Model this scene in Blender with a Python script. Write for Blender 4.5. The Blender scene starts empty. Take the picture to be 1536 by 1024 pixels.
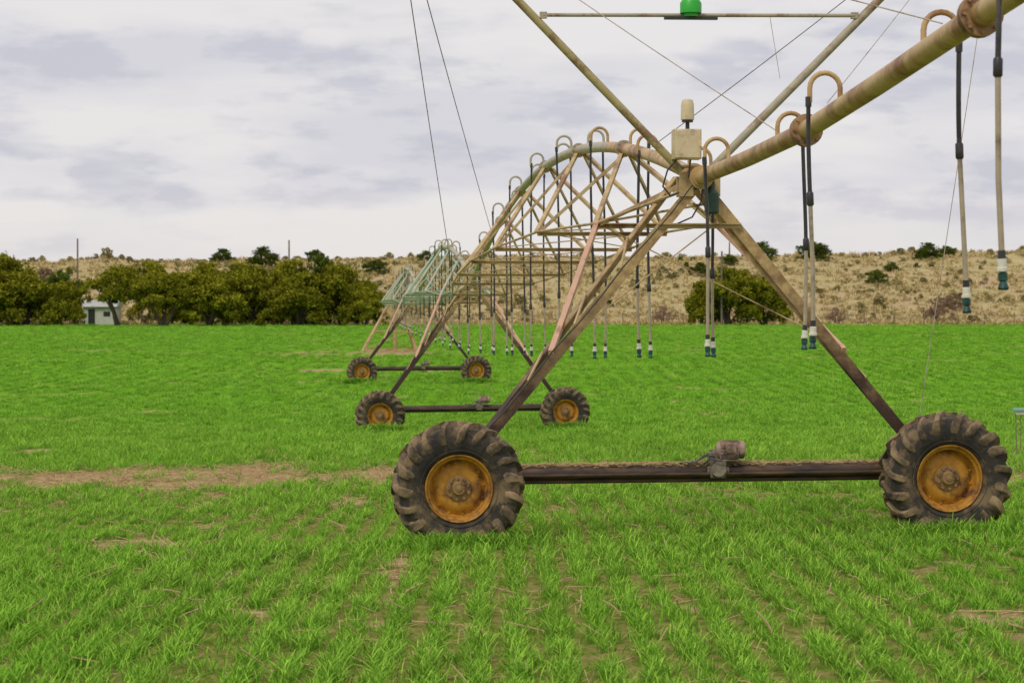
import bpy, math, random
import numpy as np
from mathutils import Vector, Matrix
random.seed(7); rng=np.random.default_rng(7)
scene=bpy.context.scene
scene.view_settings.view_transform='Standard'; scene.view_settings.look='None'; scene.view_settings.exposure=0
COL=scene.collection

# ------------------------------------------------------------ noise / terrain
_tab=[np.random.default_rng(100+i).random((256,256)) for i in range(6)]
def vn(x,y,s,seed=0):
    t=_tab[seed%6]; x=np.asarray(x,float)/s+37.3*seed; y=np.asarray(y,float)/s+11.7*seed
    xi=np.floor(x).astype(int); yi=np.floor(y).astype(int); fx=x-xi; fy=y-yi
    fx=fx*fx*(3-2*fx); fy=fy*fy*(3-2*fy)
    a=t[xi%256,yi%256]; b=t[(xi+1)%256,yi%256]; c=t[xi%256,(yi+1)%256]; d=t[(xi+1)%256,(yi+1)%256]
    return (a*(1-fx)+b*fx)*(1-fy)+(c*(1-fx)+d*fx)*fy
def fbm(x,y,s,seed=0,o=4):
    r=0;a=.5;tot=0
    for i in range(o):
        r=r+a*vn(x,y,s/(2**i),seed+i); tot+=a; a*=.5
    return r/tot
_ys=np.arange(-200,700,1.0)
_z=np.interp(_ys,[-200,0,24,40,63.6,85,103,143,200,262,700],[.1,.1,.07,-.22,-.84,-.92,-.76,-.11,.38,.7,.7])
_k=np.hanning(13); _k/=_k.sum(); _zs=np.convolve(np.pad(_z,6,mode='edge'),_k,mode='valid')
def gz(x,y):
    x=np.asarray(x,float); y=np.asarray(y,float)
    return np.interp(y,_ys,_zs)+.017*np.clip(x-1.8,-15,15)*np.exp(-((y-20)/30)**2)+(fbm(x,y,1.7,2,2)-.5)*.05
def soil(x,y):
    """bare-soil mask 0..1 of the field (soft edged: thinning crop, then bare)"""
    x=np.asarray(x,float); y=np.asarray(y,float)
    n=fbm(x,y*.55,.9,1,5); n2=fbm(x,y,3.0,3,3); n3=fbm(x,y*.6,.32,4,3)
    def blob(cx,cy,rx,ry): return np.exp(-(((x-cx)/rx)**2+((y-cy)/ry)**2))
    m=0
    yc=36.4-.06*x+2.6*(fbm(x,y*0,2.6,2,3)-.5)
    wd=3.6+3.0*(fbm(x,y*0+9,1.3,4,3)-.45)
    band=np.exp(-np.abs((y-yc)/np.maximum(wd,1.2))**2.0)
    m=m+band*np.where(x<.3,.60,.50)*np.clip(1.2-np.maximum(0,-x-7.5)*.4,0,1.1)
    m=m+.50*blob(-3.2,24.1,1.4,.8)+.55*blob(-1.0,21.0,.15,2.6)+.45*blob(-1.9,17.2,.16,2.2)+.38*blob(-.3,18,.11,2.6)
    m=m+.50*blob(3.6,17.8,.7,2.0)+.32*blob(1.3,19.0,.12,2.0)+.25*blob(2.6,30,2.2,1.6)+.36*blob(-3.4,16.2,.13,1.8)
    m=m+.9*blob(-7.6,141,5.5,5)+.36*blob(-9,118,6,5)+.34*blob(-.5,27,1.0,1.2)
    m=m+.45*blob(-2.2,42,.7,9)+.45*blob(-4.2,45,.6,12)+.45*blob(.4,47,.4,9)+.30*blob(3,52,2,5)
    lane=((x+.95)%1.9)-.95
    m=m+np.exp(-(lane/.12)**2)*.22*np.exp(-np.maximum(0,y-50)/30)
    m=m+np.clip((fbm(x,y*3.2,14,5,4)-.60)/.12,0,1)*.32*np.clip((y-55)/15,0,1)
    v=m+(n-.5)*1.45+(n2-.5)*.65+(n3-.5)*1.0-.10
    return np.clip((v-.20)/.42,0,1)

# ------------------------------------------------------------ materials
def nd(nt,t,**k):
    n=nt.nodes.new(t)
    for a,b in k.items(): setattr(n,a,b)
    return n
def base(name):
    m=bpy.data.materials.new(name); m.use_nodes=True; nt=m.node_tree
    b=nt.nodes['Principled BSDF']; return m,nt,b
def mixc(nt,f,a,b):
    n=nd(nt,'ShaderNodeMix',data_type='RGBA')
    if isinstance(f,(int,float)): n.inputs[0].default_value=f
    else: nt.links.new(f,n.inputs[0])
    for s,v in ((6,a),(7,b)):
        if isinstance(v,(tuple,list)): n.inputs[s].default_value=(*v,1)
        else: nt.links.new(v,n.inputs[s])
    return n.outputs[2]
def noise(nt,scale,detail=4,rough=.6,vec=None,scl=None):
    n=nd(nt,'ShaderNodeTexNoise'); n.inputs['Scale'].default_value=scale; n.inputs['Detail'].default_value=detail; n.inputs['Roughness'].default_value=rough
    if vec is None:
        g=nd(nt,'ShaderNodeNewGeometry'); vec=g.outputs['Position']
    if scl:
        mp=nd(nt,'ShaderNodeMapping'); mp.inputs['Scale'].default_value=scl; nt.links.new(vec,mp.inputs[0]); vec=mp.outputs[0]
    nt.links.new(vec,n.inputs['Vector']); return n.outputs[0]
def ramp(nt,f,a,b):
    n=nd(nt,'ShaderNodeMapRange'); n.inputs[1].default_value=a; n.inputs[2].default_value=b; nt.links.new(f,n.inputs[0]); return n.outputs[0]
def bump(nt,b,h,st,dist=.01):
    n=nd(nt,'ShaderNodeBump'); n.inputs['Strength'].default_value=st; n.inputs['Distance'].default_value=dist
    nt.links.new(h,n.inputs['Height']); nt.links.new(n.outputs[0],b.inputs['Normal'])
def todiffuse(m,nt,b,col):
    d=nd(nt,'ShaderNodeBsdfDiffuse'); nt.links.new(col,d.inputs[0]); nt.links.new(d.outputs[0],nt.nodes['Material Output'].inputs[0]); nt.nodes.remove(b); return d
def weathered(name,c1,c2,c3,scale=3,lo=.52,hi=.62,rough=.6,metal=0,bmp=.3,local=False,fine=40):
    m,nt,b=base(name); vec=None
    if local:
        vec=nd(nt,'ShaderNodeTexCoord').outputs['Object']
    a=mixc(nt,ramp(nt,noise(nt,scale*2.3,4,.6,vec),.35,.65),c1,c2)
    f=ramp(nt,noise(nt,scale,6,.7,vec),lo,hi)
    c=mixc(nt,f,a,c3)
    nt.links.new(c,b.inputs['Base Color'])
    b.inputs['Roughness'].default_value=rough; b.inputs['Metallic'].default_value=metal
    bump(nt,b,noise(nt,fine,3,.7,vec),bmp,.006)
    return m
M={}
M['pipe']=weathered('tan_pipe_steel',(.59,.41,.185),(.46,.30,.12),(.26,.105,.038),1.6,.47,.62,.5)
M['pipe2']=weathered('galvanised_pipe_steel',(.48,.45,.33),(.40,.37,.27),(.38,.26,.13),1.5,.52,.67,.5,.1)
M['truss']=weathered('tan_truss_steel',(.58,.43,.21),(.44,.31,.14),(.27,.13,.06),1.8,.50,.64,.6)
M['truss2']=weathered('teal_galvanised_truss',(.38,.46,.37),(.46,.47,.35),(.46,.35,.20),1.2,.52,.66,.6,.05)
M['pink']=weathered('reddish_painted_steel',(.64,.38,.26),(.56,.34,.21),(.33,.16,.09),3,.55,.66,.6)
M['cable']=weathered('steel_cable',(.20,.16,.12),(.26,.19,.13),(.1,.06,.04),5)
M['cord']=weathered('pale_cord',(.50,.42,.34),(.42,.34,.27),(.25,.15,.1),5)
M['hose']=weathered('black_rubber_hose',(.025,.025,.028),(.045,.045,.045),(.10,.08,.06),4,.58,.7,.45)
M['pvc']=weathered('grey_drop_tube',(.46,.38,.26),(.36,.30,.21),(.2,.15,.10),4,.52,.66,.5)
M['white']=weathered('white_plastic',(.78,.77,.66),(.68,.65,.52),(.4,.34,.22),6,.6,.7,.4)
M['green']=weathered('green_plastic',(.02,.40,.03),(.03,.46,.04),(.05,.15,.04),6,.6,.7,.4)
M['teal']=weathered('dark_green_nozzle',(.012,.10,.075),(.008,.05,.045),(.01,.012,.012),14,.52,.60,.4)
M['dkgreen']=weathered('dark_green_paint',(.025,.06,.045),(.03,.08,.05),(.08,.06,.04),6)
M['cream']=weathered('cream_enclosure',(.70,.59,.38),(.63,.51,.31),(.38,.28,.15),5,.56,.72,.5)
M['motor']=weathered('motor_pinkish_grey',(.42,.28,.23),(.32,.21,.17),(.14,.09,.06),9,.5,.62,.6)
M['gear']=weathered('gearbox_grey',(.30,.26,.20),(.19,.155,.11),(.08,.055,.035),9,.48,.6,.6)
M['rim']=weathered('rusty_yellow_rim',(.55,.27,.022),(.42,.18,.015),(.15,.06,.02),5.5,.48,.63,.62,local=True,bmp=.6)
M['hub']=weathered('rusty_hub',(.26,.16,.07),(.34,.20,.07),(.09,.045,.02),9,.5,.62,.65,local=True)
M['tyre']=weathered('muddy_tyre_rubber',(.022,.020,.018),(.060,.048,.036),(.21,.145,.075),3.6,.48,.62,.88,local=True,bmp=.7)
M['lug']=weathered('muddy_tyre_lugs',(.040,.032,.024),(.12,.085,.048),(.34,.24,.13),3.2,.43,.60,.92,local=True,bmp=1,fine=22)
M['debris']=weathered('dry_straw',(.55,.41,.20),(.40,.28,.14),(.18,.11,.06),20,.54,.64,.9)
M['wood']=weathered('weathered_wood',(.22,.17,.12),(.16,.12,.09),(.08,.06,.045),5)
M['bark']=weathered('tree_bark',(.10,.075,.05),(.07,.05,.035),(.04,.03,.02),3)
M['roof']=weathered('zinc_roof',(.50,.50,.48),(.42,.42,.40),(.3,.2,.13),1)
M['wall']=weathered('white_plaster',(.66,.64,.60),(.58,.56,.51),(.42,.37,.30),1,.55,.7)
M['dark']=weathered('dark_opening',(.02,.02,.02),(.03,.03,.03),(.04,.03,.03),3)
m,nt,b=base('mud_stained_leg_steel'); M['leg']=m
g=nd(nt,'ShaderNodeNewGeometry'); sx=nd(nt,'ShaderNodeSeparateXYZ'); nt.links.new(g.outputs['Position'],sx.inputs[0])
ad=nd(nt,'ShaderNodeMath',operation='ADD'); nt.links.new(sx.outputs[2],ad.inputs[0])
n1=noise(nt,3,5,.7); ml=nd(nt,'ShaderNodeMath',operation='MULTIPLY_ADD'); nt.links.new(n1,ml.inputs[0]); ml.inputs[1].default_value=2.6; ml.inputs[2].default_value=-1.3
nt.links.new(ml.outputs[0],ad.inputs[1])
c=mixc(nt,ramp(nt,ad.outputs[0],1.3,2.8),(.050,.024,.014),mixc(nt,ramp(nt,noise(nt,9),.4,.62),(.55,.39,.17),(.33,.19,.085)))
nt.links.new(c,b.inputs['Base Color']); b.inputs['Roughness'].default_value=.6; bump(nt,b,noise(nt,50),.3,.005)
m,nt,b=base('muddy_base_beam'); M['beam']=m
c=mixc(nt,ramp(nt,noise(nt,4,5,.7,scl=(.6,3,3)),.4,.65),(.025,.015,.010),(.12,.065,.030))
nt.links.new(c,b.inputs['Base Color']); b.inputs['Roughness'].default_value=.4; bump(nt,b,noise(nt,40),.4,.006)

def leafmat(name,dark,light,tr=.25,rnd=.35,big=None):
    m,nt,b=base(name)
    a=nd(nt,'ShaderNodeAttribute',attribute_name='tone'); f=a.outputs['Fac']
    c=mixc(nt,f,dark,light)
    oi=nd(nt,'ShaderNodeObjectInfo')
    hs=nd(nt,'ShaderNodeHueSaturation'); nt.links.new(c,hs.inputs['Color'])
    mr=nd(nt,'ShaderNodeMapRange'); nt.links.new(oi.outputs['Random'],mr.inputs[0]); mr.inputs[3].default_value=1-rnd; mr.inputs[4].default_value=1+rnd
    nt.links.new(mr.outputs[0],hs.inputs['Value'])
    out=hs.outputs[0]
    if big:
        sc,col,lo,hi=big
        out=mixc(nt,ramp(nt,noise(nt,sc,1,.6,scl=(1,.45,1)),lo,hi),out,col)
    d=todiffuse(m,nt,b,out)
    if tr>0:
        t=nd(nt,'ShaderNodeBsdfTranslucent'); nt.links.new(out,t.inputs[0])
        mx=nd(nt,'ShaderNodeMixShader'); mx.inputs[0].default_value=tr
        nt.links.new(d.outputs[0],mx.inputs[1]); nt.links.new(t.outputs[0],mx.inputs[2])
        nt.links.new(mx.outputs[0],nt.nodes['Material Output'].inputs[0])
    return m
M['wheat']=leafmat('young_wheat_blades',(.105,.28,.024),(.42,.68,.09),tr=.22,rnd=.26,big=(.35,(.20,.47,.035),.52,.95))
M['dryblade']=leafmat('dry_grass_blades',(.38,.30,.13),(.66,.54,.28),rnd=.25,tr=0)
M['leaf']=leafmat('olive_green_leaves',(.030,.040,.004),(.37,.36,.03),tr=.12,rnd=.18)
M['leafdk']=leafmat('dark_green_leaves',(.03,.06,.008),(.14,.18,.028),tr=.15,rnd=.2)
M['shrub']=leafmat('scrub_leaves',(.16,.145,.055),(.46,.40,.18),rnd=.35,tr=0)
M['shrubbrown']=leafmat('brown_shrub_twigs',(.18,.11,.075),(.36,.25,.17),rnd=.3,tr=0)
m,nt,b=base('field_soil_and_crop'); M['ground']=m
so=nd(nt,'ShaderNodeAttribute',attribute_name='soil').outputs['Fac']
fa=nd(nt,'ShaderNodeAttribute',attribute_name='far').outputs['Fac']
dr=nd(nt,'ShaderNodeAttribute',attribute_name='dry').outputs['Fac']
soilc=mixc(nt,ramp(nt,noise(nt,9,5,.75),.35,.65),(.38,.25,.13),(.64,.47,.27))
soilc=mixc(nt,ramp(nt,noise(nt,35,2,.7),.55,.7),soilc,(.20,.125,.065))
soilc=mixc(nt,ramp(nt,noise(nt,2.2,4,.7),.50,.66),soilc,(.27,.20,.09))
grn=mixc(nt,ramp(nt,noise(nt,12,4,.75,scl=(1,.5,1)),.38,.62),(.10,.18,.015),(.32,.25,.10))
grnf=mixc(nt,ramp(nt,noise(nt,1.6,6,.75,scl=(1,.3,1)),.35,.68),(.115,.30,.018),(.20,.42,.03))
grn=mixc(nt,fa,grn,grnf)
c=mixc(nt,ramp(nt,so,.2,.8),grn,soilc)
c=mixc(nt,dr,c,mixc(nt,ramp(nt,noise(nt,.6,4,.7),.35,.65),(.58,.45,.24),(.42,.31,.15)))
d=todiffuse(m,nt,b,c); bump(nt,d,noise(nt,20,4,.7),.8,.04)
m,nt,b=base('dry_veld_hillside'); M['hill']=m
c=mixc(nt,ramp(nt,noise(nt,.5,6,.75),.38,.62),(.62,.50,.27),(.44,.37,.17))
c=mixc(nt,ramp(nt,noise(nt,.09,4,.6),.5,.66),c,(.58,.42,.26))
c=mixc(nt,ramp(nt,noise(nt,1.4,5,.75),.56,.64),c,(.25,.23,.10))
d=todiffuse(m,nt,b,c); bump(nt,d,noise(nt,2,4,.7),1,.4)

# ------------------------------------------------------------ mesh builder
class MB:
    def __init__(s): s.v=[]; s.f=[]
    def path(s,pts,r,n=8,prof=None,roll=0,cap=True):
        pts=[Vector(p) for p in pts]; k=len(pts)
        rr=r if isinstance(r,(list,tuple)) else [r]*k
        if prof is None: prof=[(math.cos(2*math.pi*i/n+roll),math.sin(2*math.pi*i/n+roll)) for i in range(n)]
        n=len(prof); b0=len(s.v)
        t0=(pts[1]-pts[0]).normalized()
        up=Vector((0,0,1)) if abs(t0.z)<.95 else Vector((0,1,0))
        a=t0.cross(up).normalized(); bb=a.cross(t0).normalized(); prev=t0
        for i,p in enumerate(pts):
            if i==0: t=t0
            elif i==k-1: t=(pts[i]-pts[i-1]).normalized()
            else: t=((pts[i]-pts[i-1]).normalized()+(pts[i+1]-pts[i]).normalized()).normalized()
            q=prev.rotation_difference(t); a=q@a; bb=q@bb; prev=t
            for x,y in prof: s.v.append(p+a*(x*rr[i])+bb*(y*rr[i]))
        for i in range(k-1):
            for j in range(n):
                j2=(j+1)%n
                s.f.append((b0+i*n+j,b0+i*n+j2,b0+(i+1)*n+j2,b0+(i+1)*n+j))
        if cap:
            s.f.append(tuple(b0+j for j in range(n))[::-1]); s.f.append(tuple(b0+(k-1)*n+j for j in range(n)))
    def sq(s,p,q,w,h):
        s.path([p,q],1,prof=[(-w/2,-h/2),(w/2,-h/2),(w/2,h/2),(-w/2,h/2)])
    def ang(s,p,q,w,t=.012,fl=1):
        s.path([p,q],1,prof=[(0,0),(w*fl,0),(w*fl,-t),(t*fl,-t),(t*fl,-w),(0,-w)])
    def box(s,c,d,rz=0):
        b0=len(s.v); R=Matrix.Rotation(rz,3,'Z')
        for x in(-.5,.5):
            for y in(-.5,.5):
                for z in(-.5,.5): s.v.append(Vector(c)+R@Vector((x*d[0],y*d[1],z*d[2])))
        for f in((0,1,3,2),(4,6,7,5),(0,4,5,1),(2,3,7,6),(0,2,6,4),(1,5,7,3)): s.f.append(tuple(b0+i for i in f))
    def revolve(s,prof,n=64):
        b0=len(s.v); k=len(prof)
        for i in range(n):
            a=2*math.pi*i/n
            for (y,r) in prof: s.v.append(Vector((r*math.cos(a),y,r*math.sin(a))))
        for i in range(n):
            i2=(i+1)%n
            for j in range(k-1): s.f.append((b0+i*k+j,b0+i2*k+j,b0+i2*k+j+1,b0+i*k+j+1))
    def mesh(s,name,mat,bevel=0):
        me=bpy.data.meshes.new(name); me.from_pydata([tuple(v) for v in s.v],[],s.f); me.update()
        me.materials.append(mat)
        me.polygons.foreach_set('use_smooth',[True]*len(me.polygons)); me.set_sharp_from_angle(angle=math.radians(38))
        return me
    def obj(s,name,mat,parent=None,bevel=0):
        o=bpy.data.objects.new(name,s.mesh(name,mat)); COL.objects.link(o)
        if parent: o.parent=parent
        if bevel:
            bm=o.modifiers.new('bevel','BEVEL'); bm.width=bevel; bm.segments=2; bm.limit_method='ANGLE'
        return o
def empty(name,loc=(0,0,0)):
    o=bpy.data.objects.new(name,None); o.location=loc; COL.objects.link(o); return o

# ------------------------------------------------------------ ground sheet
def dense(lo,hi,steps):
    out=[lo]
    while out[-1]<hi:
        v=out[-1]; st=steps(v); out.append(v+st)
    return np.array(out)
xs=dense(-2500,2500,lambda v:.10 if abs(v)<7 else (.3 if abs(v)<16 else (2 if abs(v)<80 else (20 if abs(v)<300 else 200))))
ys=dense(-600,3500,lambda v:.14 if 12<=v<30 else (.22 if 30<=v<48 else (.8 if 0<=v<150 else (2.5 if 48<v<300 else (25 if -100<v<800 else 200)))))
X,Y=np.meshgrid(xs,ys,indexing='ij')
Z=gz(X,Y)
nx,ny=X.shape
co=np.stack([X,Y,Z],-1).reshape(-1,3)
ii=np.arange(nx*ny).reshape(nx,ny)
fc=np.stack([ii[:-1,:-1],ii[1:,:-1],ii[1:,1:],ii[:-1,1:]],-1).reshape(-1,4)
def npmesh(name,co,fc,mats,smooth=False):
    me=bpy.data.meshes.new(name); me.vertices.add(len(co)); me.vertices.foreach_set('co',np.ascontiguousarray(co,dtype=np.float32).ravel())
    k=fc.shape[1]; me.loops.add(fc.size); me.loops.foreach_set('vertex_index',np.ascontiguousarray(fc,dtype=np.int32).ravel())
    me.polygons.add(len(fc)); me.polygons.foreach_set('loop_start',np.arange(0,fc.size,k,dtype=np.int32))
    if smooth: me.polygons.foreach_set('use_smooth',np.ones(len(fc),bool))
    for m in mats: me.materials.append(m)
    me.update(calc_edges=True); me.validate(); return me
def fattr(me,name,vals,dom='POINT'):
    a=me.attributes.new(name,'FLOAT',dom); a.data.foreach_set('value',np.ascontiguousarray(vals,dtype=np.float32).ravel())
me=npmesh('ground',co,fc,[M['ground']],True)
fattr(me,'soil',soil(X,Y)*np.where(Y>200,0,1)); fattr(me,'far',np.clip((Y-30)/50,0,1)); 
edge=262+3*(fbm(X,Y,14,4,3)-.5)
fattr(me,'dry',np.clip((Y-edge)/1.5,0,1))
o=bpy.data.objects.new('ground',me); COL.objects.link(o)

# hill
def hz(x,y):
    x=np.asarray(x,float); y=np.asarray(y,float)
    n=fbm(x,y,60,1,4)
    s=np.clip((y-268)/(92+40*(n-.5)),0,1); s=s*s*(3-2*s)*.55+s*.45
    h=9.2+.012*np.clip(x,-150,150)+2.2*(fbm(x,y*.6,38,3,4)-.5)
    gul=np.abs(fbm(x,y*.45,22,5,3)-.5)*2
    return .6+s*h+(fbm(x,y,9,5,3)-.5)*1.6*s-np.clip(.22-gul,0,1)*5*s*(1-s)+np.where(y<268.5,-.4,0)
hx=dense(-700,700,lambda v:1.2 if abs(v)<110 else 12); hy=dense(264,900,lambda v:1.2 if v<400 else 20)
X,Y=np.meshgrid(hx,hy,indexing='ij'); Z=hz(X,Y); nx,ny=X.shape
ii=np.arange(nx*ny).reshape(nx,ny); fc=np.stack([ii[:-1,:-1],ii[1:,:-1],ii[1:,1:],ii[:-1,1:]],-1).reshape(-1,4)
me=npmesh('hill',np.stack([X,Y,Z],-1).reshape(-1,3),fc,[M['hill']],True)
COL.objects.link(bpy.data.objects.new('hill',me))

# ------------------------------------------------------------ instancing
def scatter(name,pos,rot,scl,idx,variants):
    me=bpy.data.meshes.new(name); me.vertices.add(len(pos)); me.vertices.foreach_set('co',np.ascontiguousarray(pos,dtype=np.float32).ravel())
    a=me.attributes.new('rot','FLOAT_VECTOR','POINT'); a.data.foreach_set('vector',np.ascontiguousarray(rot,dtype=np.float32).ravel())
    a=me.attributes.new('scl','FLOAT_VECTOR','POINT'); a.data.foreach_set('vector',np.ascontiguousarray(scl,dtype=np.float32).ravel())
    a=me.attributes.new('idx','INT','POINT'); a.data.foreach_set('value',np.ascontiguousarray(idx,dtype=np.int32).ravel())
    o=bpy.data.objects.new(name,me); COL.objects.link(o)
    col=bpy.data.collections.new(name+'_parts')
    for i,vm in enumerate(variants):
        q=bpy.data.objects.new('%s_part_%02d'%(name,i),vm); col.objects.link(q)
    ng=bpy.data.node_groups.new(name+'_gn','GeometryNodeTree')
    ng.interface.new_socket('Geometry',in_out='INPUT',socket_type='NodeSocketGeometry'); ng.interface.new_socket('Geometry',in_out='OUTPUT',socket_type='NodeSocketGeometry')
    gi=ng.nodes.new('NodeGroupInput'); go=ng.nodes.new('NodeGroupOutput')
    ci=ng.nodes.new('GeometryNodeCollectionInfo'); ci.inputs['Collection'].default_value=col; ci.inputs['Separate Children'].default_value=True; ci.inputs['Reset Children'].default_value=True
    ip=ng.nodes.new('GeometryNodeInstanceOnPoints'); ip.inputs['Pick Instance'].default_value=True
    def na(n,t):
        x=ng.nodes.new('GeometryNodeInputNamedAttribute'); x.data_type=t; x.inputs['Name'].default_value=n; return x.outputs['Attribute']
    er=ng.nodes.new('FunctionNodeEulerToRotation'); L=ng.links.new
    L(na('rot','FLOAT_VECTOR'),er.inputs[0]); L(er.outputs[0],ip.inputs['Rotation']); L(na('scl','FLOAT_VECTOR'),ip.inputs['Scale']); L(na('idx','INT'),ip.inputs['Instance Index'])
    L(gi.outputs[0],ip.inputs['Points']); L(ci.outputs[0],ip.inputs['Instance']); L(ip.outputs[0],go.inputs[0])
    md=o.modifiers.new('instances','NODES'); md.node_group=ng
    return o
def tuft(name,mat,nb,h,w,spread,bend,seed,sy=1):
    r=np.random.default_rng(seed); V=[];F=[];T=[]
    for i in range(nb):
        a=r.random()*6.283; bx,by=r.normal(0,spread,2); by*=sy; hh=h*(.5+.65*r.random()); be=bend*(.3+1.0*r.random())*hh; ww=w*(.7+.6*r.random())
        d=np.array([math.cos(a),math.sin(a),0]); p=np.array([-d[1],d[0],0]); b0=len(V)
        for k,(t,wf) in enumerate(((0,.7),(.4,1),(.75,.75),(1,0))):
            c=np.array([bx,by,0])+d*be*t**2+np.array([0,0,hh*(t-.28*t*t*min(1.3,bend))])
            if wf>0: V.append(c-p*ww*wf/2); V.append(c+p*ww*wf/2)
            else: V.append(c)
        F+= [(b0,b0+1,b0+3,b0+2),(b0+2,b0+3,b0+5,b0+4),(b0+4,b0+5,b0+6)]
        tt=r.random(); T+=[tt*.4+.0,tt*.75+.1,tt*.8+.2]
    me=bpy.data.meshes.new(name); me.from_pydata([tuple(v) for v in V],[],F); me.update(); me.materials.append(mat)
    a=me.attributes.new('tone','FLOAT','FACE'); a.data.foreach_set('value',T); return me
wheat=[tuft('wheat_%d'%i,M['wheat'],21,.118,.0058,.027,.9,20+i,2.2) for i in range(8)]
P=[]
def rho(y): return np.where(y<22,84,84*(22/np.maximum(y,22))**1.68)
bins=np.concatenate([np.arange(11,60,1.0),np.arange(60,262,4.0)])
for i in range(len(bins)-1):
    y0,y1=bins[i],bins[i+1]; ym=(y0+y1)/2; hw=ym*.215+1.6
    n=int(float(rho(ym))*2*hw*(y1-y0)); yy=rng.uniform(y0,y1,n); xx=rng.uniform(-hw,hw,n)
    sp=.28 if ym<80 else .84
    row=np.round(xx/sp)*sp+.04*np.sin(yy*.11+xx*.3); xx=row+rng.normal(0,.038 if ym<30 else (.046 if ym<80 else .17),n)
    P.append(np.stack([xx,yy],1))
P=np.concatenate(P); sm=soil(P[:,0],P[:,1])*np.where(P[:,1]>200,0,1)
rowid=np.round(P[:,0]/.28); gap=vn(rowid*7.3,P[:,1],1.3,4)*.6+vn(rowid*3.1,P[:,1],.35,5)*.4
sm2=np.clip(sm**1.15+.75*np.clip((.33-gap)/.12,0,1),0,1)
keep=rng.random(len(P))>sm2*.92; P=P[keep]; sm=sm[keep]
# taller crop that stands undriven against the camera-side of the wheels and around them
ex=[]
for (wx,wy) in ((-.52,23.83),(4.2,24.17),(-3.35,63.4),(1.36,63.8),(-6.2,103),(-1.5,103.4)):
    k=150; ex.append(np.column_stack([wx+rng.normal(0,.36,k),wy-.34-np.abs(rng.normal(0,.16,k)),np.full(k,1.0)]))
ex=np.concatenate(ex)
n0=len(P); P=np.concatenate([P,ex[:,:2]]); sm=np.concatenate([sm,np.zeros(len(ex))]); n=len(P)
z=gz(P[:,0],P[:,1])-.006
grow=np.maximum(1,P[:,1]/28)**.60
vig=.66+.72*fbm(P[:,0],P[:,1]*.6,2.2,4,3)-.40*sm
s=(rng.uniform(.65,1.3,n))*vig; s[n0:]*=rng.uniform(1.15,1.55,n-n0)
scl=np.stack([s*grow,s*grow,s*np.minimum(grow,1.3)],1)
rot=np.stack([rng.normal(0,.12,n),rng.normal(0,.12,n),rng.normal(0,.25,n)+np.where(rng.random(n)<.5,0,math.pi)],1)
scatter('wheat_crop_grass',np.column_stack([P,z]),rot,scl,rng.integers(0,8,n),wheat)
print('tufts',n)
pts=np.column_stack([rng.uniform(-8.5,8.5,80000),rng.uniform(13,42,80000)])
pts=pts[np.abs(pts[:,0])<pts[:,1]*.23]
pr=soil(pts[:,0],pts[:,1])*.25+.03; pts=pts[rng.random(len(pts))<pr]; n=len(pts)
sticks=[]
for i in range(4):
    mb=MB(); L=.05+.035*i; mb.path([(-L,0,0),(0,.006*i,.006),(L,0,.002)],.0046,5); sticks.append(mb.mesh('straw_%d'%i,M['debris']))
scatter('straw_litter',np.column_stack([pts,gz(pts[:,0],pts[:,1])+.014+rng.random(n)**3*.05]),np.stack([rng.normal(0,.1,n),rng.normal(0,.3,n),rng.uniform(0,6.28,n)],1),np.repeat(rng.uniform(.5,1.4,n)[:,None],3,1),rng.integers(0,4,n),sticks)
mb=MB()
for (x,y,h,l) in ((-3.45,23.8,.20,.05),(-2.83,23.8,.24,.10),(-1.62,24.6,.16,-.08),(1.75,16.4,.20,-.14),(3.4,37,.22,.06),(-2.9,31,.18,.1),(3.9,15.6,.16,.16),(-.9,19.2,.12,.2),(-2.4,20,.1,.15),(.8,18,.1,-.14)):
    zz=float(gz(x,y)); mb.path([(x,y,zz-.02),(x+l*.5,y,zz+h*.6),(x+l,y+.02,zz+h)],[.011,.010,.006],6)
mb.obj('dead_maize_stalks',M['debris'])

# ------------------------------------------------------------ trees
def crown(name,mat,lobes,nl,size,seed,trunk=None):
    r=np.random.default_rng(seed); C=[];T=[]
    w=np.array([l[3]*l[4]*l[5] for l in lobes])**.66; w/=w.sum()
    for li,l in enumerate(lobes):
        k=int(nl*w[li]); c=np.array(l[:3]); rad=np.array(l[3:6])
        nc=max(6,k//45); d=r.normal(size=(nc,3)); d/=np.linalg.norm(d,axis=1)[:,None]; d[:,2]=np.where(d[:,2]<-.45,-d[:,2],d[:,2])
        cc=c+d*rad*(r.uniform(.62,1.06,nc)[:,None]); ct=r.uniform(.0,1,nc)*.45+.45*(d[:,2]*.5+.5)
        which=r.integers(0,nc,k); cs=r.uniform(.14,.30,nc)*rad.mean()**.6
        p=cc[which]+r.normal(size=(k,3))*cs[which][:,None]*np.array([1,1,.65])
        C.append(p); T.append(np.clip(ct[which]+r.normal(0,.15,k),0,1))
    C=np.concatenate(C); T=np.concatenate(T); ok=C[:,2]>.05; C=C[ok];T=T[ok]; k=len(C)
    a=r.normal(size=(k,3)); a/=np.linalg.norm(a,axis=1)[:,None]; b=np.cross(a,r.normal(size=(k,3))); b/=np.linalg.norm(b,axis=1)[:,None]
    s=size*r.uniform(.6,1.3,k)[:,None]
    co=np.stack([C-a*s,C-b*s*.5,C+a*s,C+b*s*.5],1).reshape(-1,3); fc=np.arange(4*k).reshape(k,4)
    me=npmesh(name,co,fc,[mat]); 
    fattr(me,'tone',T,'FACE'); return me
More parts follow.
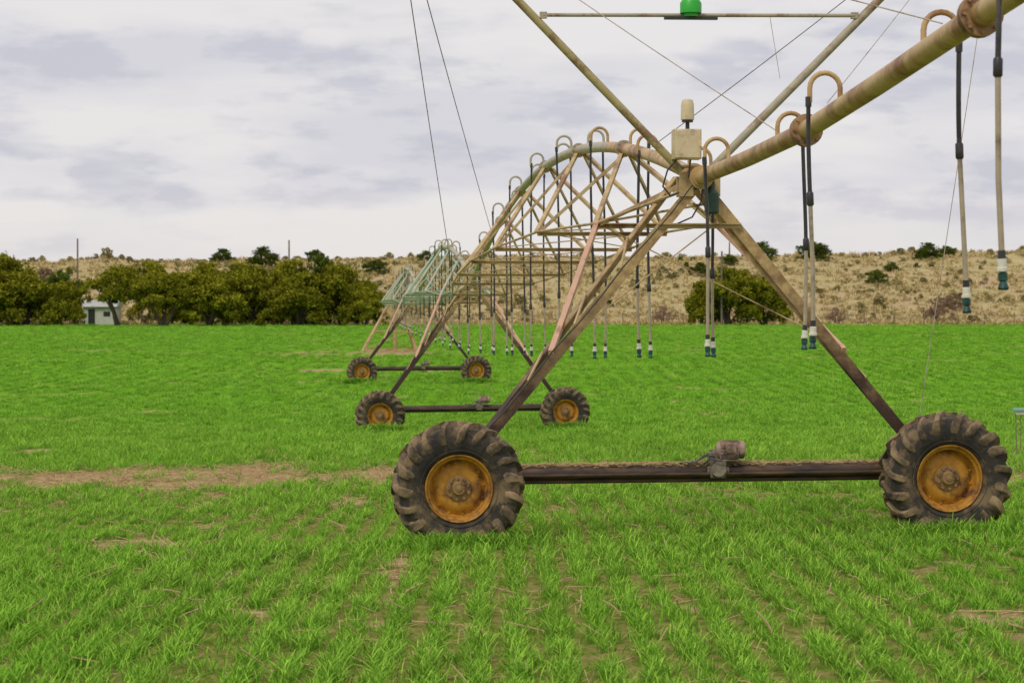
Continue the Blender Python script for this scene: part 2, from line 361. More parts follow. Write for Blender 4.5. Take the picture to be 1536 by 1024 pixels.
def trunkmesh(name,h,n,spread,seed,r0=.16):
    r=random.Random(seed); mb=MB()
    for i in range(n):
        a=r.random()*6.28; x=r.uniform(-.3,.3); y=r.uniform(-.3,.3); p=[(x,y,-.2)]; px,py=x,y
        for k in range(1,5):
            px+=math.cos(a)*spread*h*.25*(.5+r.random()); py+=math.sin(a)*spread*h*.25*(.5+r.random()); p.append((px,py,h*k/4))
        mb.path(p,[r0,r0*.8,r0*.6,r0*.42,r0*.2],7)
        for k in (2,3):
            b=a+r.uniform(-1.4,1.4); q=Vector(p[k]); mb.path([q,q+Vector((math.cos(b)*.6,math.sin(b)*.6,.5)),q+Vector((math.cos(b)*1.2,math.sin(b)*1.2,1.1))],[r0*.45,r0*.3,r0*.1],6)
    return mb.mesh(name,M['bark'])
def mklobes(seed,n,w,h,zb,rz,skirt=0):
    r=random.Random(seed); L=[(0,0,zb+(h-zb)*.45,w*.28,w*.26,(h-zb)*.46)]
    for i in range(n):
        a=6.283*i/n+r.uniform(-.3,.3); d=r.uniform(.20,.38)*w; rr=r.uniform(.11,.19)*w
        top=h*r.uniform(.50,.90)*(1-.5*(d/w)**2); rzv=min(rz*r.uniform(.6,1.1),(top-zb)/2+.2)
        L.append((math.cos(a)*d,math.sin(a)*d*.8,top-rzv,rr,rr,rzv))
    for i in range(4): L.append((r.uniform(-.15,.15)*w,r.uniform(-.15,.15)*w,h-.8*r.uniform(.8,1.5),w*.13,w*.13,.75))
    for i in range(skirt):
        a=6.283*i/skirt+r.uniform(-.3,.3); d=.34*w; L.append((math.cos(a)*d,math.sin(a)*d,.9,w*.13,w*.13,1.1))
    return L
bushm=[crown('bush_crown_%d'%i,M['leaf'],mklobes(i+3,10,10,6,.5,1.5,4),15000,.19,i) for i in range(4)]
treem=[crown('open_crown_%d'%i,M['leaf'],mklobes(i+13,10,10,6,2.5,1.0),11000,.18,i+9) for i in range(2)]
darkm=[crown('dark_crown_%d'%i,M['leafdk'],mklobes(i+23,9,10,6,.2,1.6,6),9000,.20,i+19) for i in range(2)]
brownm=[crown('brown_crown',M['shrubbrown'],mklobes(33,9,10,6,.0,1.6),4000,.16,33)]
trunks=[trunkmesh('trunk_a',3.9,5,.50,1,.22),trunkmesh('trunk_b',3.9,4,.55,2,.22)]
def plant(name,cm,tm,x,y,w,h,rz,z=None,sink=.15):
    if z is None: z=float(gz(x,y)) if y<266 else float(hz(x,y))
    e=empty(name,(x,y,z-sink)); e.scale=(w/10,w/10,h/6); e.rotation_euler=(0,0,rz)
    c=bpy.data.objects.new('crown',cm); c.parent=e; COL.objects.link(c)
    t=bpy.data.objects.new('trunk',tm); t.parent=e; COL.objects.link(t)
for i,(x,y,w,h,k) in enumerate([
 (-55.0,253,10,5.8,0),(-50.0,255,9,5.5,1),(-45.8,254,6.2,4.7,2),(-52.5,262,9,7.2,3),
 (-39.7,252,8.0,6.0,'t0'),(-35.0,251,7.8,5.3,'t1'),(-38.4,268,6,6.9,1),
 (-30.6,253,8.4,5.2,3),(-26.2,256,8.8,6.3,2),(-21.8,253,8.8,5.3,0),(-17.4,256,8.2,6.4,1),(-14.9,254,5.6,4.3,3),
 (-32.6,265,7,6.8,2),(-24.0,266,7,7.0,1),(-20.0,262,7.0,7.4,'d0'),(-48.5,268,6,6.0,'d1'),(-35.4,270,5,5.6,'d0'),(-28.4,264,6.4,6.5,0)]):
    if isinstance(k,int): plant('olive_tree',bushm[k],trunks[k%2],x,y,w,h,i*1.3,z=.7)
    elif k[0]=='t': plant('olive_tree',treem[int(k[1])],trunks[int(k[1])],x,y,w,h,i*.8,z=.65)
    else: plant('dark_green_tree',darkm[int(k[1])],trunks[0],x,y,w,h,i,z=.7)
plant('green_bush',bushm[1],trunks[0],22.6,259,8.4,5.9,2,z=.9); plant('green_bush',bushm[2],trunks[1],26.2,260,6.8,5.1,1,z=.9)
plant('green_bush',bushm[0],trunks[1],20.0,261,5.0,4.4,4,z=.9)
for (x,y,w,h,k) in ((35,350,4.8,3.0,0),(42.6,352,6,3.0,1),(57.5,345,4.8,2.6,0),(-28.5,362,3.6,2.1,1),(-42,362,4.4,2.1,0),(47,322,3.4,1.8,1),(62,356,3.4,1.8,1),(-18,330,4,2,1),(25,330,3.6,2,0),(30,345,3,1.6,1),(51,335,2.8,1.5,0),(-34,340,5,3,0),(-12,350,3,1.6,0)):
    plant('dark_green_shrub',darkm[k],trunks[k],x,y,w,h,x)
for (x,y,w,h) in ((46.5,272,4.5,3.0),(57.5,268,6,3.2),(35,270,3,2.0),(16.3,269,3.6,2.2),(51.5,290,4,2.2),(-56,300,6,4.4),(64,275,5,3)):
    plant('brown_shrub',brownm[0],trunks[0],x,y,w,h,x)
n=2700; x=rng.uniform(-115,115,n); y=rng.uniform(268,420,n); k=fbm(x,y,16,2,3)>.42+.2*rng.random(n); x=x[k];y=y[k];n=len(x)
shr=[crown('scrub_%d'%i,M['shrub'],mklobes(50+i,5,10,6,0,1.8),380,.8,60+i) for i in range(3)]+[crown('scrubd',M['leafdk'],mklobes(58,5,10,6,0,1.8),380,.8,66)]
s=rng.uniform(.05,.15,n)*np.where(rng.random(n)<.08,1.7,1)
scatter('hill_scrub',np.column_stack([x,y,hz(x,y)-.05]),np.stack([x*0,x*0,rng.uniform(0,6.28,n)],1),np.stack([s,s,s*rng.uniform(.8,1.2,n)],1),rng.choice(4,n,p=[.32,.31,.30,.07]),shr)
n=14000; x=rng.uniform(-110,110,n); y=262.5+np.abs(rng.uniform(0,1,n))**1.2*125
dry=[tuft('dry_%d'%i,M['dryblade'],18,.6,.07,.22,.8,80+i) for i in range(4)]
z=np.where(y<268,gz(x,y),hz(x,y))-.03; s=rng.uniform(.5,1.4,n)
scatter('dry_hill_grass',np.column_stack([x,y,z]),np.stack([x*0,x*0,rng.uniform(0,6.28,n)],1),np.repeat(s[:,None],3,1),rng.integers(0,4,n),dry)

# ------------------------------------------------------------ pivot machine
mach=empty('center_pivot_irrigation_machine',(0,0,0))
SL=-.0717; CA=math.cos(math.atan(SL)); 
def W(y,off,z): return Vector((1.84+SL*(y-24)+off*CA, y+off*(-SL)*CA, z))
TY=[24,63.6,103.2,142.8]
PZ=[3.53,2.95,2.85,2.85]
yO=[2.0,6,10,13.75,16.4,18.8,21.5,24.3]; zO=[4.35,4.22,4.06,3.87,3.72,3.60,3.55,3.53]
PR=.071
def pz(y):
    if y<=24.3: return float(np.interp(y,yO,zO))
    for i in range(3):
        a,b=TY[i]+.3,TY[i+1]+.3
        if y<=b+1e-6:
            t=(y-a)/(b-a); return PZ[i]*(1-t)+PZ[i+1]*t+1.38*4*t*(1-t)*(1+.10*(1-2*t))
    return PZ[-1]
mb=MB(); mb.path([W(y,0,pz(y)) for y in np.arange(2.0,24.31,.45)]+[W(24.3,0,pz(24.3))],PR,20); 
mb.obj('overhang_pipe',M['pipe'],mach)
mb=MB(); mb.path([W(y,0,pz(y)) for y in np.linspace(24.3,32.0,12)],PR,18); mb.obj('main_pipe_tan_section',M['pipe'],mach)
mb=MB(); mb.path([W(y,0,pz(y)) for y in np.linspace(32.0,TY[3]+.3,130)],PR,14); mb.obj('main_pipe',M['pipe2'],mach)
def disc(mb,y,r,th=.03,gap=.028):
    for s_ in (-1,1):
        c=W(y+s_*gap,0,pz(y+s_*gap)); d=(W(y+.1,0,pz(y+.1))-W(y-.1,0,pz(y-.1))).normalized()
        mb.path([c-d*th/2,c+d*th/2],r,24)
    a=d.cross(Vector((0,0,1))).normalized(); b=a.cross(d); c=W(y,0,pz(y))
    for k in range(8):
        q=c+(a*math.cos(k*.785)+b*math.sin(k*.785))*r*.84; mb.path([q-d*.065,q+d*.065],.011,6)
mb=MB()
for y in (18.8,13.75,8.5): disc(mb,y,.122)
mb.obj('overhang_pipe_flanges',weathered('rusty_flange',(.42,.26,.13),(.32,.18,.09),(.14,.07,.03),6),mach)
mb=MB()
for i in range(3):
    for k in range(1,7): disc(mb,TY[i]+.3+39.6*k/7+.6,.105)
mb.obj('span_flanges',M['pipe2'],mach)
mb=MB()
for i,ty in enumerate(TY):
    for q,r in ((-.16,.115),(.0,.10),(.16,.115),(.36,.12)):
        y=ty+.3+q; c=W(y,0,pz(y)); d=Vector((SL,1,0)).normalized(); mb.path([c-d*.03,c+d*.03],r,20)
    c=W(ty+.3,0,PZ[i]); d=Vector((SL,1,0)).normalized(); mb.path([c-d*.22,c+d*.3],.09,16)
mb.obj('pipe_couplings',M['pipe'],mach)
TN=[.08,.22,.36,.50,.64,.78,.92]; TD=[.72,1.12,1.42,1.5,1.42,1.12,.72]; TW=[.66,.86,1.06,1.12,1.06,.9,.66]
nodes={}
for i in range(3):
    a,b=TY[i]+.3,TY[i+1]+.3
    mb=MB(); rods=MB()
    prevL=prevR=None
    for k,t in enumerate(TN):
        y=a+(b-a)*t; z=pz(y)-TD[k]; Lp=W(y,-TW[k],z); Rp=W(y,TW[k],z); nodes[(i,k)]=(Lp,Rp)
        mb.ang(Lp,Rp,.055)
        for side,Np in ((-1,Lp),(1,Rp)):
            for dt in (-.07,.07):
                tt=min(max(t+dt,.012),.988); yy=a+(b-a)*tt
                mb.ang(Np,W(yy,side*.05,pz(yy)-.05),.05,.008,side)
        if prevL is not None:
            rods.path([prevL,Rp],.009,5); rods.path([prevR,Lp],.009,5)
            for A,B in ((prevL,Lp),(prevR,Rp)): mb.path([A,B],.017,6)
        else:
            for side,Np in ((-1,Lp),(1,Rp)): mb.path([W(a,side*.1,PZ[i]-.1),Np],.017,6)
        prevL,prevR=Lp,Rp
    for side,Np in ((-1,prevL),(1,prevR)): mb.path([Np,W(b,side*.1,PZ[i+1]-.1)],.017,6)
    mb.obj('span_truss_%d'%(i+1),M['truss'] if i==0 else M['truss2'],mach)
    rods.obj('truss_tie_rods_%d'%(i+1),M['truss'] if i==0 else M['truss2'],mach)
neck=MB(); neck2=MB(); hose=MB(); pvc=MB(); nzw=MB(); nzt=MB(); fit=MB()
y=24*.525-4.95; side=-1; k=0
rr=random.Random(5); RI=.07
while y<TY[3]-1:
    near=y<48
    zt=pz(y)+PR; r=.108; n=10 if near else 6
    pts=[W(y,0,zt-.03),W(y,0,zt+RI)]
    for j in range(1,n): 
        a=math.pi*j/n; pts.append(W(y,side*(r-r*math.cos(a)),zt+RI+r*math.sin(a)))
    pts+=[W(y,side*2*r,zt+RI),W(y,side*2*r,zt-.03)]
    (neck if y<34 else neck2).path(pts,.0185,10 if near else 6)
    zn=float(np.interp(y/24,[.3,.525,.628,.724,.835,.936,1.14,1.35,1.55,2.65,4.3,5.9],[2.6,2.35,2.23,1.98,1.93,1.83,1.73,1.62,1.55,1.15,1.2,1.5]))
    zn+=rr.uniform(-.03,.03)*(0 if near else 1); dx=rr.uniform(.01,.045); s0=side*2*r
    zm=zn+.86+rr.uniform(-.05,.12)
    if y<20: zm+=.15
    def H(z): 
        f=(zt-z)/(zt-zn); return W(y,s0+dx*f+.012*math.sin(f*5+k),z)
    m=8 if near else 6
    hose.path([H(zt+(zm-zt)*q/6) for q in range(7)],.0155 if near else .018,m)
    pvc.path([H(zm),H((zm+zn)/2),H(zn+.155)],.0155 if near else .018,m)
    fit.path([H(zm+.05),H(zm+.04),H(zm-.04),H(zm-.05)],[.018,.025,.025,.018],m); fit.path([H(zt+.01),H(zt-.06)],.022,m)
    fit.path([H(zn+.20),H(zn+.155)],.020,m)
    nzw.path([H(zn+.16),H(zn+.155),H(zn+.115),H(zn+.112),H(zn+.095),H(zn+.09)],[.016,.024,.024,.030,.030,.018],m+2)
    nzt.path([H(zn+.09),H(zn+.085),H(zn+.05),H(zn+.045),H(zn+.012),H(zn)],[.014,.025,.025,.017,.029,.024],m+2)
    y+=24*.103; side=-side; k+=1
neck.obj('goosenecks_tan',M['pipe'],mach); neck2.obj('goosenecks_galvanised',M['pipe2'],mach)
hose.obj('drop_hoses',M['hose'],mach); pvc.obj('drop_tubes',M['pvc'],mach); fit.obj('hose_fittings',M['hose'],mach)
nzw.obj('nozzle_collars',M['white'],mach); nzt.obj('spray_nozzles',M['teal'],mach)

# wheel meshes
mb=MB(); pr=[(-.14,.318),(-.175,.345),(-.198,.40),(-.207,.46),(-.20,.52),(-.17,.572),(-.08,.592),(0,.597),(.08,.592),(.17,.572),(.20,.52),(.207,.46),(.198,.40),(.175,.345),(.14,.318)]
mb.revolve(pr,72); 
for yy,r0 in ((-.186,.365),(.186,.365)):
    mb.path([(r0*math.cos(a*math.pi/36),yy,r0*math.sin(a*math.pi/36)) for a in range(73)],.008,5,cap=False)
tyre_me=mb.mesh('tyre_carcass',M['tyre'])
lug_mes=[]
for var in range(3):
    mb=MB(); NL=19; jr=random.Random(3+var)
    for side in (-1,1):
        for k in range(NL):
            th0=2*math.pi*(k+(.5 if side>0 else 0))/NL+jr.uniform(-.025,.025); lw=jr.uniform(.85,1.35); cake=jr.uniform(.7,1.3)
            secs=[(-.015,.59,0,.050,.028,(0,1)),(.08,.586,.10,.050,.028,(.1,1)),(.15,.575,.18,.050,.031,(.35,.94)),(.182,.553,.225,.042,.036,(.8,.6)),(.201,.515,.255,.026,.038,(1,.1)),(.207,.47,.27,.011,.034,(1,0)),(.205,.44,.27,.003,.024,(1,0))]
            b0=len(mb.v)
            for (yy,r,dt,hh,hw,nn) in secs:
                hh*=jr.uniform(.75,1.15)*cake**.5; hw*=lw*jr.uniform(.88,1.15)
                for (sg,lv,wf) in ((-1,-.2,1.15),(-1,1,.72),(1,1,.72),(1,-.2,1.15)):
                    th=th0+dt*1.0+sg*hw*wf/r
                    y2=(yy+nn[0]*hh*lv)*side; r2=r+nn[1]*hh*lv+jr.uniform(-.004,.004)
                    mb.v.append(Vector((r2*math.cos(th),y2,r2*math.sin(th))))
            for i in range(len(secs)-1):
                for j in range(4):
                    j2=(j+1)%4; mb.f.append((b0+i*4+j,b0+i*4+j2,b0+i*4+4+j2,b0+i*4+4+j))
            mb.f.append((b0,b0+1,b0+2,b0+3)); q=b0+(len(secs)-1)*4; mb.f.append((q+3,q+2,q+1,q))
    lug_mes.append(mb.mesh('tyre_lugs',M['lug']))
RS=.93
mb=MB(); mb.revolve([(y,r*RS) for y,r in [(-.150,.350),(-.168,.350),(-.176,.342),(-.168,.330),(-.135,.322),(-.125,.300),(-.075,.292),(-.045,.288),(-.035,.275),(-.05,.25),(-.075,.22),(-.080,.16),(-.070,.13),(-.055,.12),(-.055,.09)]],64)
mb.revolve([(.15,.325),(.17,.318),(.15,.30),(.06,.27),(-.02,.265)],64)
for k in range(12):
    a=k*math.pi/6; c=Vector((.245*math.cos(a),-.03,.245*math.sin(a))); mb.path([c,c+Vector((0,-.022,0))],.012,6)
rim_me=mb.mesh('wheel_rim',M['rim'])
mb=MB(); mb.revolve([(-.055,.125),(-.085,.122),(-.09,.095),(-.095,.07),(-.125,.065),(-.135,.055),(-.135,.03),(-.145,.028),(-.15,.0)],40)
mb.path([(0,-.05,0),(0,.30,0)],.06,16)
for k in range(9):
    a=k*2*math.pi/9; c=Vector((.10*math.cos(a),-.085,.10*math.sin(a))); mb.path([c,c+Vector((0,-.03,0))],.016,6)
hub_me=mb.mesh('wheel_hub',M['hub'])
FL=Vector((SL,1,0)).normalized(); rz=math.atan2(-SL,1)
wn=0
frame=MB(); beam=MB(); pink=MB(); gear=MB(); legs=MB()
WZ=[(.555,.630),(-.43,-.345),(-.30,-.26)]
BZ=[(.665,.70),(-.27,-.215),(-.16,-.13)]
for i in range(3):
    ty=TY[i]; Hw=2.36
    for s_,zc in ((-1,WZ[i][0]),(1,WZ[i][1])):
        wn+=1
        for nm,me_ in (('tyre',tyre_me),('tyre_lugs',lug_mes[wn%3]),('wheel_rim',rim_me),('wheel_hub',hub_me)):
            o=bpy.data.objects.new('%s_%d'%(nm,wn),me_); o.parent=mach; COL.objects.link(o)
            o.location=W(ty,s_*Hw,zc); o.rotation_euler=(0,wn*.37,.0717+(.05 if s_>0 else -.0))
        c=W(ty+.36,s_*Hw,zc); gear.path([c-FL*.10,c-FL*.06,c+FL*.10,c+FL*.14],[.10,.15,.15,.09],16); gear.box(c+Vector((0,.02,.03)),(.30,.16,.26),rz)
    zl,zr=BZ[i]; yb=ty+.42
    A=W(yb,-Hw+.1,zl-.01); B=W(yb,Hw-.1,zr-.01)
    beam.path([A,B],.078,18)
    beam.path([A+Vector((0,-.05,-.085)),B+Vector((0,-.05,-.085))],.016,8)
    beam.path([A+Vector((0,-.105,-.02)),B+Vector((0,-.105,-.02))],.020,10)
    fl=W(ty+.42,-Hw+.02,zl+.08); fr=W(ty+.42,Hw-.02,zr+.08)
    ap=PZ[i]
    for s_,F in ((-1,fl),(1,fr)):
        T0=W(ty+.25,s_*.09,ap-.06); legs.ang(F,T0,.105,.014,s_); 
        T1=W(ty+1.5,s_*.09,pz(ty+1.5)-.08); legs.ang(F+FL*.12,T1,.085,.012,-s_)
        Np=nodes[(i,0)][0 if s_<0 else 1]; mid=F.lerp(T0,.40)
        pink.sq(mid,Np,.055,.055)
        legs.box(F+Vector((0,.02,-.02)),(.24,.16,.10),rz)
        for q in (.3,.5,.7): frame.path([F.lerp(T0,q),F.lerp(T1,q+.08)],.014,6)
    frame.ang(fl.lerp(W(ty+.25,-.09,ap-.06),.86),fr.lerp(W(ty+.25,.09,ap-.06),.86),.05)
    N0=nodes[(i,0)]; frame.path([N0[0],W(ty+.3,.05,ap-.25)],.014,6); frame.path([N0[1],W(ty+.3,-.05,ap-.25)],.014,6)
    frame.path([N0[0],fr.lerp(W(ty+.25,.09,ap-.06),.42)],.008,5)
    frame.path([N0[1],fl.lerp(W(ty+.25,-.09,ap-.06),.42)],.008,5)
beam.obj('base_beams',M['beam'],mach); legs.obj('tower_legs',M['leg'],mach); pink.obj('truss_braces',M['pink'],mach)
frame.obj('tower_struts',M['truss'],mach); gear.obj('wheel_gearboxes',M['gear'],mach)
A=W(24.42,-2.2,.655+.075); B=W(24.42,2.2,.69+.075)
mb=MB(); r=random.Random(9)
for k in range(1900):
    t=r.random(); t=t if r.random()<.6 else .15+.5*r.random(); p=A.lerp(B,t)+Vector((0,r.gauss(0,.035),r.uniform(-.015,.022))); a=r.uniform(-.6,.6)+ (3.14 if r.random()<.5 else 0); L=r.uniform(.02,.07)
    mb.path([p,p+Vector((math.cos(a)*L,math.sin(a)*L,r.uniform(-.015,.012)))],.0035,4)
pts=[A.lerp(B,k/60)+Vector((0,0,-.010)) for k in range(61)]
mb.path(pts,[.030*r.uniform(.4,1.25) for _ in pts],7)
mb.obj('dry_grass_on_beam',M['debris'],mach)
for i in range(3):
    zb=(BZ[i][0]+BZ[i][1])/2-.0; ty=TY[i]
    def Q(o,dy,dz): return W(ty+.42+dy,o,zb+dz)
    g=MB(); g.box(Q(.19,-.06,.02),(.15,.20,.17),rz); g.path([Q(.19,-.19,.02),Q(.19,.05,.02)],.075,14); g.path([Q(.09,-.08,.0),Q(.30,-.08,.0)],.045,14)
    g.path([Q(.17,-.04,.09),Q(.17,-.04,.21)],.055,14); g.box(Q(.13,-.05,.13),(.06,.10,.10),rz); g.box(Q(.28,-.06,.105),(.26,.14,.015),rz)
    for q in range(5): g.path([Q(.13+.03*q,-.165,-.05),Q(.13+.03*q,-.165,.10)],.008,6)
    g.obj('drive_gearbox_%d'%(i+1),M['gear'],mach,.006)
    mt=MB(); zz=.205; mt.path([Q(.18,-.06,zz),Q(.205,-.06,zz),Q(.21,-.06,zz),Q(.40,-.06,zz),Q(.41,-.06,zz),Q(.45,-.06,zz),Q(.46,-.06,zz)],[.05,.075,.078,.078,.088,.088,.07],20)
    for k in range(18):
        a=k*math.pi/9; d=Vector((0,math.cos(a),math.sin(a))); mt.sq(Q(.215,-.06,zz)+d*.084,Q(.40,-.06,zz)+d*.084,.008,.02)
    mt.box(Q(.31,-.155,zz+.02),(.10,.05,.08),rz); mt.obj('drive_motor_%d'%(i+1),M['motor'],mach)
    cb=MB(); cb.path([Q(.14,-.06,.17),Q(.06,-.07,.15),Q(-.02,-.06,.09),Q(-.18,-.05,.075)],.009,6); cb.path([Q(.16,-.1,.14),Q(.08,-.12,.15),Q(-.04,-.1,.08),Q(-.1,-.1,.07)],.007,6)
    cb.path([Q(.25,-.2,.2),Q(.2,-.22,.1),Q(.1,-.2,.12),Q(.05,-.12,.07)],.008,6); cb.obj('motor_cables_%d'%(i+1),M['hose'],mach)
def Tm(off,z,dy=0): return W(24.3+dy,off,z)
LT=Tm(-2.99,6.5); RT=Tm(2.99,6.5)
mb=MB(); mb.path([Tm(-.17,3.60),LT],.040,12); mb.obj('mast_pole_olive',weathered('olive_mast_paint',(.46,.39,.18),(.38,.32,.14),(.24,.15,.07),3),mach)
mb=MB(); mb.path([Tm(.10,3.60),RT],.040,12); mb.path([Tm(-1.52,5.10,-.02),Tm(1.53,5.12,-.02)],.019,10); mb.path([LT,RT],.02,8)
mb.box(Tm(-1.52,5.10),(.07,.07,.06)); mb.box(Tm(1.53,5.12),(.07,.07,.06)); mb.obj('mast_pole',weathered('grey_mast_steel',(.46,.40,.28),(.38,.34,.25),(.28,.18,.10),3),mach)
mb=MB(); mb.box(Tm(-.09,5.075,-.06),(.52,.06,.025),rz); mb.obj('antenna_bracket',M['hose'],mach)
mb=MB(); mb.path([Tm(-.09,5.09,-.06),Tm(-.09,5.12,-.06),Tm(-.09,5.125,-.06),Tm(-.09,5.22,-.06),Tm(-.09,5.26,-.06)],[.07,.07,.105,.105,.08],20); mb.obj('gps_receiver',M['green'],mach)
cab=MB(); cord=MB()
def sag(a,b,s_=.03,n=9): return [a.lerp(b,t)+Vector((0,0,-s_*4*t*(1-t))) for t in [i/n for i in range(n+1)]]
cab.path(sag(LT,W(56,0,pz(56)+.08)),.0065,5); cab.path(sag(LT,nodes[(0,5)][0]),.0065,5)
cab.path(sag(RT,W(27.9,0,pz(27.9)+.1)),.005,5)
cord.path(sag(LT,W(20.0,0,pz(20.0)+.1)),.0045,5); cord.path(sag(LT,W(14.6,0,pz(14.6)+.1)),.0045,5)
cord.path(sag(RT,W(18.0,0,pz(18.0)+.1)),.0035,5); cord.path(sag(RT,W(24.4,2.15,.85),.0),.004,5)
cord.path(sag(Tm(.69,5.1,-.03),Tm(.79,4.5,-.03),-.0),.003,5)
cab.obj('support_cables',M['cable'],mach); cord.obj('guy_cords',M['cord'],mach)
mb=MB(); mb.box(Tm(-.14,3.85,-.12),(.27,.18,.29),rz); mb.box(Tm(-.14,3.85,-.215),(.25,.012,.27),rz); mb.box(Tm(-.02,3.85,-.225),(.02,.02,.06),rz); mb.obj('control_box',M['cream'],mach,.008)
mb=MB(); mb.path([Tm(-.13,3.99,-.12),Tm(-.13,4.09,-.12)],.02,10); mb.path([Tm(-.13,4.065,-.12),Tm(-.13,4.085,-.12)],.055,14); mb.obj('beacon_base',M['hose'],mach)
mb=MB(); mb.path([Tm(-.13,4.085,-.12),Tm(-.13,4.09,-.12),Tm(-.13,4.24,-.12),Tm(-.13,4.28,-.12),Tm(-.13,4.29,-.12)],[.055,.066,.062,.05,.02],20); mb.obj('beacon_lamp',M['cream'],mach)
mb=MB(); mb.path([Tm(.11,3.18,-.1),Tm(.11,3.2,-.1),Tm(.11,3.38,-.1),Tm(.11,3.42,-.1),Tm(.11,3.5,-.1)],[.05,.07,.07,.03,.03],16); mb.obj('pressure_canister',M['dkgreen'],mach)
mb=MB()
mb.path([Tm(-.22,3.72,-.1),Tm(-.32,3.6,-.08),Tm(-.36,3.45,-.05),Tm(-.28,3.36,0),Tm(-.12,3.42,0),Tm(-.05,3.5,0)],.009,6)
mb.path([Tm(-.1,3.71,-.12),Tm(-.12,3.55,-.14),Tm(-.05,3.42,-.1),Tm(.05,3.45,-.1)],.009,6)
mb.path([Tm(.02,3.5,-.15),Tm(.0,3.3,-.15),Tm(-.08,3.15,-.1),Tm(-.3,3.05,0)],.008,6)
F0=W(24.40,-2.34,.78); T0=W(24.2,-.09,3.47)
mb.path([F0.lerp(T0,k/10)+Vector((.03,-.06,.02*math.sin(k*2))) for k in range(11)],.008,6)
mb.obj('wiring',M['hose'],mach)
mb=MB(); 
for s_ in(-1,1): mb.box(Tm(s_*.13,3.47,-.06),(.14,.02,.24),rz); mb.box(Tm(s_*.15,3.45,.08),(.12,.02,.2),rz)
mb.box(Tm(0,3.64,-.02),(.34,.10,.02),rz); mb.obj('apex_gusset_plates',M['truss'],mach,.003)
# pivot point pyramid
mb=MB(); g0=-.15; ty=TY[3]
cor=[(-1.9,-1.5),(1.2,-1.5),(1.2,1.5),(-1.9,1.5)]
top=[(-.28,-.25),(.28,-.25),(.28,.25),(-.28,.25)]
def Cn(k,f): 
    a,b=cor[k%4],top[k%4]; return W(ty+.3+a[1]*(1-f)+b[1]*f,a[0]*(1-f)+b[0]*f,g0+(PZ[3]-.1-g0)*f)
for k in range(4):
    mb.sq(Cn(k,0),Cn(k,1),.12,.12)
    for f in (.05,.42,.72,.97): mb.sq(Cn(k,f),Cn(k+1,f),.07,.07)
    mb.path([Cn(k,.05),Cn(k+1,.42)],.025,6)
mb.path([W(ty+.3,0,g0),W(ty+.3,0,PZ[3]+.12)],.10,14); mb.obj('pivot_point_frame',M['truss'],mach)

# ------------------------------------------------------------ small far things
e=empty('farm_shed',(-43.2,263,.7))
mb=MB(); mb.box((0,0,.95),(3.4,3.6,1.9)); mb.obj('walls',M['wall'],e)
mb=MB(); mb.path([(-1.9,0,0),(1.9,0,0)],1,prof=[(-2.1,1.9),(2.1,1.9),(0,2.6)]); mb.obj('roof',M['roof'],e)
mb=MB(); mb.box((-.8,-1.81,.85),(.7,.04,1.6)); mb.box((.8,-1.81,1.15),(.7,.04,.5)); mb.obj('door_and_window',M['dark'],e)
def pole(name,x,y,h):
    z=float(hz(x,y)) if y>268 else .7
    mb=MB(); mb.path([(x,y,z-.3),(x,y,z+h)],[.13,.09],8)
    mb.obj(name,M['wood'])
pole('utility_pole',-51.5,296,8.0); pole('utility_pole',-27.5,308,6.5); pole('utility_pole',21.6,257,7.6); pole('utility_pole',31,356,2.5)
mb=MB()
for k in range(46):
    x=-65+k*3.2; y=265.2; mb.path([(x,y,.5),(x+random.uniform(-.04,.04),y,1.95)],.05,6)
for h in (1.0,1.35,1.7): mb.path([(-65,265.2,h),(82,265.2,h)],.012,4)
mb.obj('wire_fence',M['wood'])
e=empty('field_marker_stake',(8.50,42,float(gz(8.50,42))))
mb=MB(); mb.path([(0,0,-.1),(-.02,0,.72)],.010,6); mb.path([(.06,0,-.1),(.07,0,.72)],.007,6); mb.obj('stake',M['cable'],e)
mb=MB(); mb.box((.05,0,.78),(.22,.16,.05)); mb.obj('cap',weathered('pale_teal_plastic',(.1,.5,.42),(.15,.55,.45),(.3,.4,.3),6),e,.008)
mb=MB(); mb.box((.05,0,.725),(.15,.10,.05)); mb.obj('tray',M['white'],e,.005)

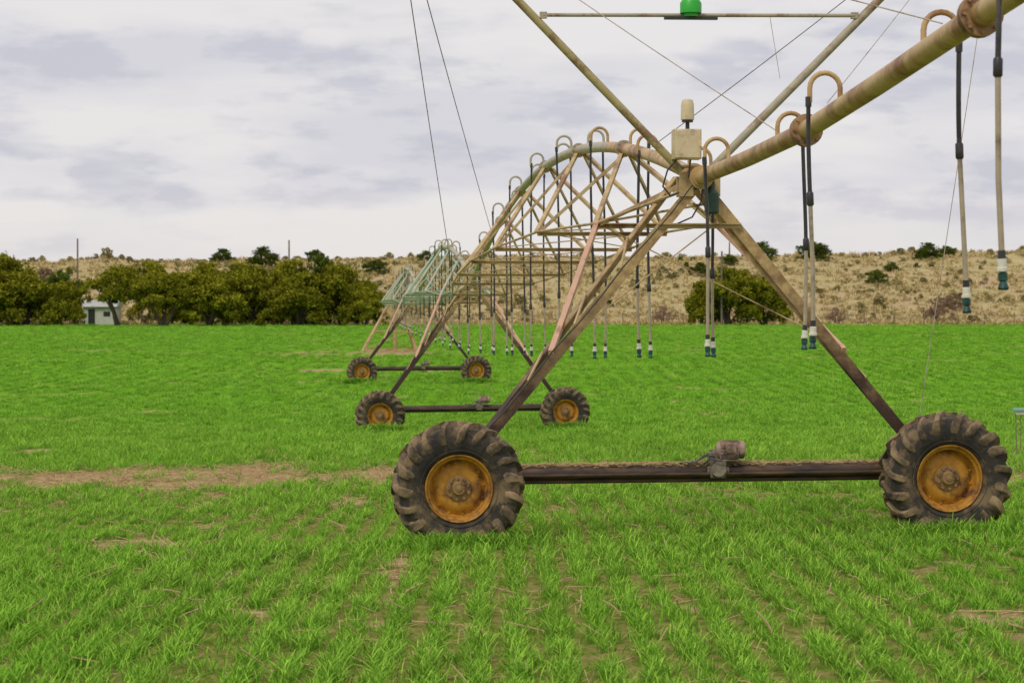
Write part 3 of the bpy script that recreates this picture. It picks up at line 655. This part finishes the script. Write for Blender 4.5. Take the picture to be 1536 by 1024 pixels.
# ------------------------------------------------------------ world / light / camera
w=bpy.data.worlds.new('World'); scene.world=w; w.use_nodes=True; nt=w.node_tree
bg=nt.nodes['Background']; out=nt.nodes['World Output']
EL,AZ=math.radians(52),math.radians(215)
sky=nd(nt,'ShaderNodeTexSky'); sky.sky_type='NISHITA'; sky.sun_disc=False; sky.sun_elevation=EL; sky.sun_rotation=AZ
nt.links.new(sky.outputs[0],bg.inputs[0]); bg.inputs[1].default_value=.09
tc=nd(nt,'ShaderNodeTexCoord').outputs['Generated']
n1=noise(nt,7.5,4,.52,tc,(1,1,4.2)); n3=noise(nt,22,5,.55,tc,(1,1,3.4))
c=mixc(nt,ramp(nt,n1,.40,.60),(.83,.805,.80),(.70,.685,.735))
nm=nd(nt,'ShaderNodeMath',operation='MULTIPLY'); nt.links.new(ramp(nt,n3,.50,.62),nm.inputs[0]); nt.links.new(ramp(nt,n1,.38,.52),nm.inputs[1])
c=mixc(nt,nm.outputs[0],c,(.60,.595,.67))
sp=nd(nt,'ShaderNodeSeparateXYZ'); nt.links.new(tc,sp.inputs[0])
c=mixc(nt,ramp(nt,sp.outputs[2],.050,.0),c,(.83,.785,.765))
b2=nd(nt,'ShaderNodeBackground'); nt.links.new(c,b2.inputs[0]); b2.inputs[1].default_value=1.0
mx=nd(nt,'ShaderNodeMixShader'); mx.inputs[0].default_value=.94
nt.links.new(bg.outputs[0],mx.inputs[1]); nt.links.new(b2.outputs[0],mx.inputs[2]); nt.links.new(mx.outputs[0],out.inputs[0])
sd=bpy.data.lights.new('sun','SUN'); sd.energy=1.4; sd.angle=math.radians(12); sd.color=(1,.92,.80)
so_=bpy.data.objects.new('sun',sd); COL.objects.link(so_)
d=Vector((math.sin(AZ)*math.cos(EL),math.cos(AZ)*math.cos(EL),math.sin(EL)))
so_.rotation_euler=d.to_track_quat('Z','Y').to_euler()
cd=bpy.data.cameras.new('camera'); cd.lens=87.75; cd.sensor_width=36; cd.clip_end=6000; cd.clip_start=.1
cd.dof.use_dof=True; cd.dof.focus_distance=24.5; cd.dof.aperture_fstop=6.3
cam=bpy.data.objects.new('camera',cd); COL.objects.link(cam); cam.location=(0,0,2.25)
cam.rotation_euler=(math.radians(90)-math.atan(47/3744),0,0); scene.camera=cam
